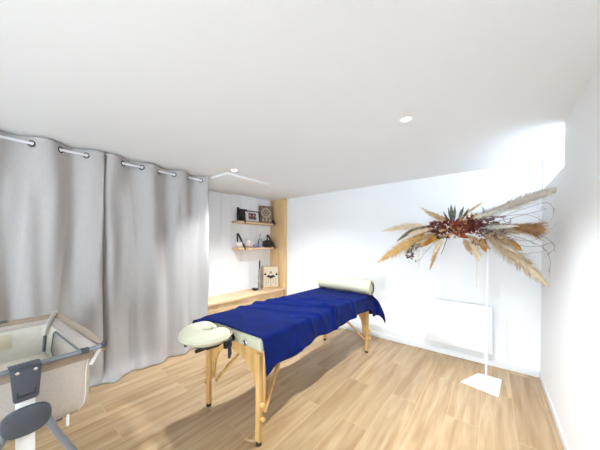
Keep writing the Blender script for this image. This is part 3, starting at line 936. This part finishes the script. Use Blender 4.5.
def plume(name, a, b, width, m, n=420, sag=0.0, side=0.0, blade=0.05, bw=0.0055, start=0.12, prof=None, seed=1):
    rnd = random.Random(seed)
    width *= 2.3; n = int(n * 2.0)
    path = bez(a, b, sag, 16, side)
    mb = MB()
    mb.tube(path, 0.0035, 5, r2=0.001)
    L = (b - a).length
    prof = prof or (lambda q: math.sin(min(1, (q * 1.04)) ** 0.8 * PI) ** 0.6)
    bm = mb.bm
    for _ in range(n):
        q = start + (1 - start) * rnd.random() ** 0.9
        f = q * 16; i = min(15, int(f)); p = path[i].lerp(path[i + 1], f - i)
        d = (path[i + 1] - path[i]).normalized()
        o1 = d.orthogonal().normalized(); o2 = d.cross(o1)
        an = rnd.random() * 2 * PI
        o = o1 * math.cos(an) + o2 * math.sin(an)
        pr = max(0.12, prof(q))
        w = width * pr * rnd.uniform(0.15, 1.0)
        l = blade * rnd.uniform(0.7, 1.3)
        p1 = p + o * w * 0.55 + d * l * 0.5
        p2 = p + o * w + d * l + V((0, 0, -0.12 * l))
        s = d.cross(o).normalized() * bw * rnd.uniform(0.6, 1.2)
        v = [bm.verts.new(p - s * 0.4), bm.verts.new(p + s * 0.4), bm.verts.new(p1 + s), bm.verts.new(p1 - s), bm.verts.new(p2)]
        bm.faces.new([v[0], v[1], v[2], v[3]]); bm.faces.new([v[3], v[2], v[4]])
    return mb.build(name, m, t, angle=180)

def leaf(name, a, b, width, m, sag=0.0, side=0.0, cup=0.25, tw=0.0, nrm=None, prof=None):
    path = bez(a, b, sag, 12, side)
    n0 = V(nrm) if nrm else V((0.1, -1, 0.35))
    rows = []
    for i, p in enumerate(path):
        q = i / 12
        d = (path[min(i + 1, 12)] - path[max(i - 1, 0)]).normalized()
        n = (n0 - d * n0.dot(d)).normalized()
        s = d.cross(n)
        ang = tw * q
        s2 = s * math.cos(ang) + n * math.sin(ang); n2 = n * math.cos(ang) - s * math.sin(ang)
        w = width * (prof(q) if prof else max(0.03, math.sin(PI * min(1, q * 0.97 + 0.02)) ** 0.8))
        rows.append([p + s2 * w * k - n2 * cup * w * k * k for k in (-1, -0.5, 0, 0.5, 1)])
    mb = MB(); mb.grid(rows)
    o = mb.build(name, m, t, angle=180)
    solid(o, 0.0015)
    return o

def cluster(name, c, rx, ry, rz, m, n, size, seed, kind='leaf'):
    rnd = random.Random(seed)
    mb = MB()
    for _ in range(n):
        a, b_ = rnd.random() * 2 * PI, math.acos(rnd.uniform(-1, 1))
        r = rnd.uniform(0.35, 1.0)
        o = V((math.sin(b_) * math.cos(a), math.sin(b_) * math.sin(a), math.cos(b_)))
        p = c + V((o.x * rx, o.y * ry, o.z * rz)) * r
        if kind == 'berry':
            mb.ico(p, size * rnd.uniform(0.6, 1.2), 1)
        else:
            d = (o + V((rnd.uniform(-.6, .6), rnd.uniform(-.6, .6), rnd.uniform(-.6, .6)))).normalized()
            s = d.orthogonal().normalized()
            s = (s * math.cos(a * 3) + d.cross(s) * math.sin(a * 3))
            l = size * rnd.uniform(0.7, 1.4)
            nn = d.cross(s) * l * 0.12
            v = [p, p + d * l * 0.5 + s * l * 0.28 + nn, p + d * l, p + d * l * 0.5 - s * l * 0.28 + nn]
            mid = p + d * l * 0.5 - nn
            mb.face([v[0], v[1], mid]); mb.face([v[1], v[2], mid]); mb.face([v[2], v[3], mid]); mb.face([v[3], v[0], mid])
    return mb.build(name, m, t, smooth=(kind == 'berry'))

def twig(name, pts, r, m, br=0, seed=1, blen=0.08):
    rnd = random.Random(seed)
    # smooth the polyline
    P = [V(p) for p in pts]
    for _ in range(2):
        Q = [P[0]]
        for a, b in zip(P, P[1:]): Q += [a.lerp(b, 0.25), a.lerp(b, 0.75)]
        P = Q + [P[-1]]
    mb = MB(); mb.tube(P, r, 5, r2=r * 0.5)
    for _ in range(br):
        i = rnd.randrange(len(P) // 4, len(P) - 1)
        d = (P[min(i + 1, len(P) - 1)] - P[i - 1]).normalized()
        o = V((rnd.uniform(-1, 1), rnd.uniform(-.5, .5), rnd.uniform(-1, 1)))
        e = P[i] + (d * 0.8 + o * 0.7).normalized() * blen * rnd.uniform(0.5, 1.2)
        mb.tube([P[i], P[i].lerp(e, 0.5) + o * 0.006, e], r * 0.6, 4, r2=r * 0.3)
    return mb.build(name, m, t, angle=180)

C0 = W(458, 226)
# pampas and grasses
plume('pampas_plume', W(432, 232), W(382, 259), 0.050, gold, 620, sag=0.02, blade=0.07, seed=11)
plume('pampas_plume', W(430, 226, -0.04), W(386, 230), 0.028, wheat, 320, sag=0.02, blade=0.06, seed=12)
plume('pampas_plume', W(446, 224, 0.03), W(422, 208), 0.020, wheat, 160, blade=0.04, seed=13)
plume('grass_plume', W(441, 236, -0.05), W(431, 266), 0.018, tan, 200, blade=0.05, seed=14)
plume('grass_plume', W(447, 235, -0.02), W(424, 243), 0.025, gold, 220, blade=0.05, seed=15)
plume('pampas_plume', W(486, 234), W(541, 279), 0.045, wheat, 620, sag=0.01, blade=0.07, seed=16, prof=lambda q: math.sin(min(1, q) ** 0.7 * PI) ** 0.7 + 0.1)
plume('pampas_plume', W(480, 232, -0.06), W(512, 243), 0.045, tan, 300, blade=0.05, seed=17)
plume('pampas_plume', W(478, 226, 0.06), W(522, 232), 0.035, wheat, 260, blade=0.05, seed=18)
plume('pampas_plume', W(492, 215), W(553, 190), 0.040, pale, 560, sag=0.02, blade=0.07, seed=19)
plume('pampas_plume', W(474, 222, 0.05), W(508, 205), 0.030, pale, 260, sag=0.02, blade=0.05, seed=20)
plume('fan_grass', W(488, 222, -0.05), W(533, 229), 0.060, brown, 520, blade=0.09, seed=21, start=0.35, prof=lambda q: max(0.1, (q - 0.2) * 1.2), bw=0.004)
plume('grass_plume', W(470, 236, -0.06), W(478, 256), 0.028, wheat, 220, blade=0.05, seed=22)
plume('grass_plume', W(462, 216), W(480, 204), 0.010, tan, 60, blade=0.04, seed=23)
plume('grass_plume', W(462, 236, -0.04), W(470, 250), 0.022, tan, 160, blade=0.05, seed=24)
for i, (a, b, w, mm) in enumerate((((478, 232), (505, 238), 0.030, wheat), ((480, 228), (512, 226), 0.026, pale), ((484, 236), (512, 250), 0.030, wheat), ((470, 220), (492, 212), 0.022, pale),
                                   ((436, 228), (412, 233), 0.026, wheat), ((440, 232), (418, 240), 0.022, tan), ((450, 222), (432, 213), 0.016, tan), ((464, 234), (486, 246), 0.024, tan), ((444, 236), (436, 250), 0.018, wheat))):
    plume('grass_plume', W(*a, dy=-0.05), W(*b, dy=-0.04 - 0.02 * (i % 3)), w, mm, 150, blade=0.05, seed=110 + i)
# leaves
pf = lambda q: 0.75 * math.sin(PI * min(1, q * 0.96 + 0.03)) ** 0.5
leaf('curled_leaf', W(432, 226, -0.05), W(397, 241), 0.034, olive, sag=0.05, cup=0.6, prof=pf)
leaf('amber_leaf', W(436, 236, -0.08), W(420, 247), 0.030, amber, cup=0.4)
leaf('amber_leaf', W(428, 230, -0.06), W(408, 244), 0.022, amber, cup=0.4, sag=0.01)
leaf('amber_leaf', W(481, 238, -0.08), W(486, 252), 0.030, amber, cup=0.4)
leaf('amber_leaf', W(510, 241, -0.04), W(522, 251), 0.020, amber, cup=0.4, sag=0.01)
leaf('amber_leaf', W(452, 232, -0.10), W(470, 238), 0.024, rust, cup=0.4)
for a, b, w in (((452, 221), (451, 204), 0.015), ((454, 221), (455, 205), 0.013), ((451, 221), (448, 207), 0.010), ((458, 221), (464, 206), 0.014), ((449, 222), (443, 211), 0.009), ((461, 221), (469, 208), 0.011), ((459, 221), (461, 209), 0.009)):
    leaf('sage_leaf', W(*a, dy=-0.05), W(*b, dy=-0.03), w, sage, cup=0.5, prof=lambda q: 0.3 + 0.7 * math.sin(PI * q) if q < 0.6 else max(0.05, 2.4 * (1 - q)))
# dark heart of the spray: burgundy, rust and plum leaves and berries
for (px, py, rx, rz, m, n, s, sd) in ((436, 228, 0.08, 0.06, wine, 90, 0.045, 31), (448, 226, 0.09, 0.065, wine, 100, 0.05, 32), (462, 228, 0.10, 0.06, rust, 90, 0.05, 33),
                                       (474, 225, 0.10, 0.06, wine, 100, 0.05, 34), (486, 224, 0.09, 0.05, plum, 70, 0.045, 35), (453, 232, 0.11, 0.05, tan, 70, 0.05, 36),
                                       (468, 219, 0.09, 0.04, tan, 50, 0.04, 37), (495, 232, 0.08, 0.05, plum, 50, 0.04, 38), (440, 234, 0.07, 0.05, darkb, 60, 0.04, 39)):
    cluster('leaf_cluster', W(px, py, -0.02), rx, 0.10, rz, m, n, s, sd)
for (px, py, rx, rz, m, n, sd) in ((440, 226, 0.08, 0.06, wine, 50, 41), (470, 226, 0.10, 0.06, wine, 60, 42), (486, 234, 0.09, 0.06, plum, 46, 43), (478, 242, 0.09, 0.04, plum, 30, 44), (455, 224, 0.10, 0.06, rust, 40, 45)):
    cluster('berry_cluster', W(px, py, -0.06), rx, 0.09, rz, m, n, 0.009, sd, 'berry')
# dark sprig drooping at the left with small seed heads
twig('sprig', [W(430, 238), W(418, 246), W(409, 258)], 0.004, darkb, 10, 51, 0.04)
cluster('seed_cluster', W(410, 254), 0.035, 0.03, 0.05, darkb, 40, 0.032, 52)
cluster('seed_cluster', W(416, 246), 0.04, 0.03, 0.035, olive, 34, 0.034, 53)
twig('sprig', [W(438, 240), W(425, 252), W(418, 263)], 0.002, darkb, 6, 54, 0.04)
cluster('seed_cluster', W(417, 261), 0.03, 0.02, 0.012, darkb, 8, 0.02, 55)
twig('sprig', [W(447, 238), W(443, 250), W(441, 254)], 0.004, sage, 2, 56, 0.02)
# fine curling twigs on the right
T_ = [[(478, 224), (500, 214), (508, 205), (515, 194), (516, 184)],
      [(482, 224), (505, 220), (530, 213), (548, 209), (543, 208)],
      [(484, 222), (515, 212), (538, 204), (550, 202), (555, 212), (550, 222)],
      [(486, 228), (515, 226), (535, 231), (550, 240), (556, 248), (548, 254)],
      [(488, 232), (505, 246), (520, 254), (535, 253), (548, 250)],
      [(490, 230), (515, 236), (535, 243), (547, 250), (551, 262), (549, 272)],
      [(484, 230), (508, 238), (530, 242), (545, 236), (552, 228)],
      [(480, 220), (500, 217), (520, 214), (535, 216), (548, 225)],
      [(476, 222), (492, 216), (503, 209), (520, 205)],
      [(488, 234), (506, 240), (520, 246), (538, 247), (553, 242)]]
for i, q in enumerate(T_):
    twig('curly_twig', [W(*p, dy=0.05 * math.sin(i * 1.7)) for p in q], 0.0021, plum if i % 2 else twigm, 5, 60 + i, 0.07)
for i, q in enumerate([[(458, 226), (476, 219), (490, 216), (506, 218)], [(470, 222), (484, 218), (484, 210)], [(474, 228), (492, 226), (512, 222)], [(474, 232), (494, 238), (512, 240)]]):
    twig('plum_twig', [W(*p, dy=-0.05) for p in q], 0.005, plum, 12, 80 + i, 0.05)
# a few thin stems at the left and two raffia strands hanging down
twig('stem', [W(430, 228), (W(405, 233) + V((0, 0, .01))), W(384, 237)], 0.0018, wheat, 3, 90, 0.05)
for px, y0, y1 in ((419, 246, 268), (477, 238, 287)):
    MB().tube([W(px, y0), W(px, (y0 + y1) / 2), W(px, y1)], 0.006 if px > 450 else 0.004, 6).build('raffia_strand', strandm, t)

# ---------------------------------------------------------------- daylight
wd = bpy.data.worlds.new('sky'); scene.world = wd
wd.use_nodes = True
bg = wd.node_tree.nodes['Background']
bg.inputs['Color'].default_value = (0.73, 0.875, 1.0, 1)
bg.inputs['Strength'].default_value = 13.5

vs_ = scene.view_settings
vs_.view_transform = 'Standard'; vs_.look = 'None'; vs_.gamma = 1.0; vs_.use_curve_mapping = False
vs_.exposure = 0.52
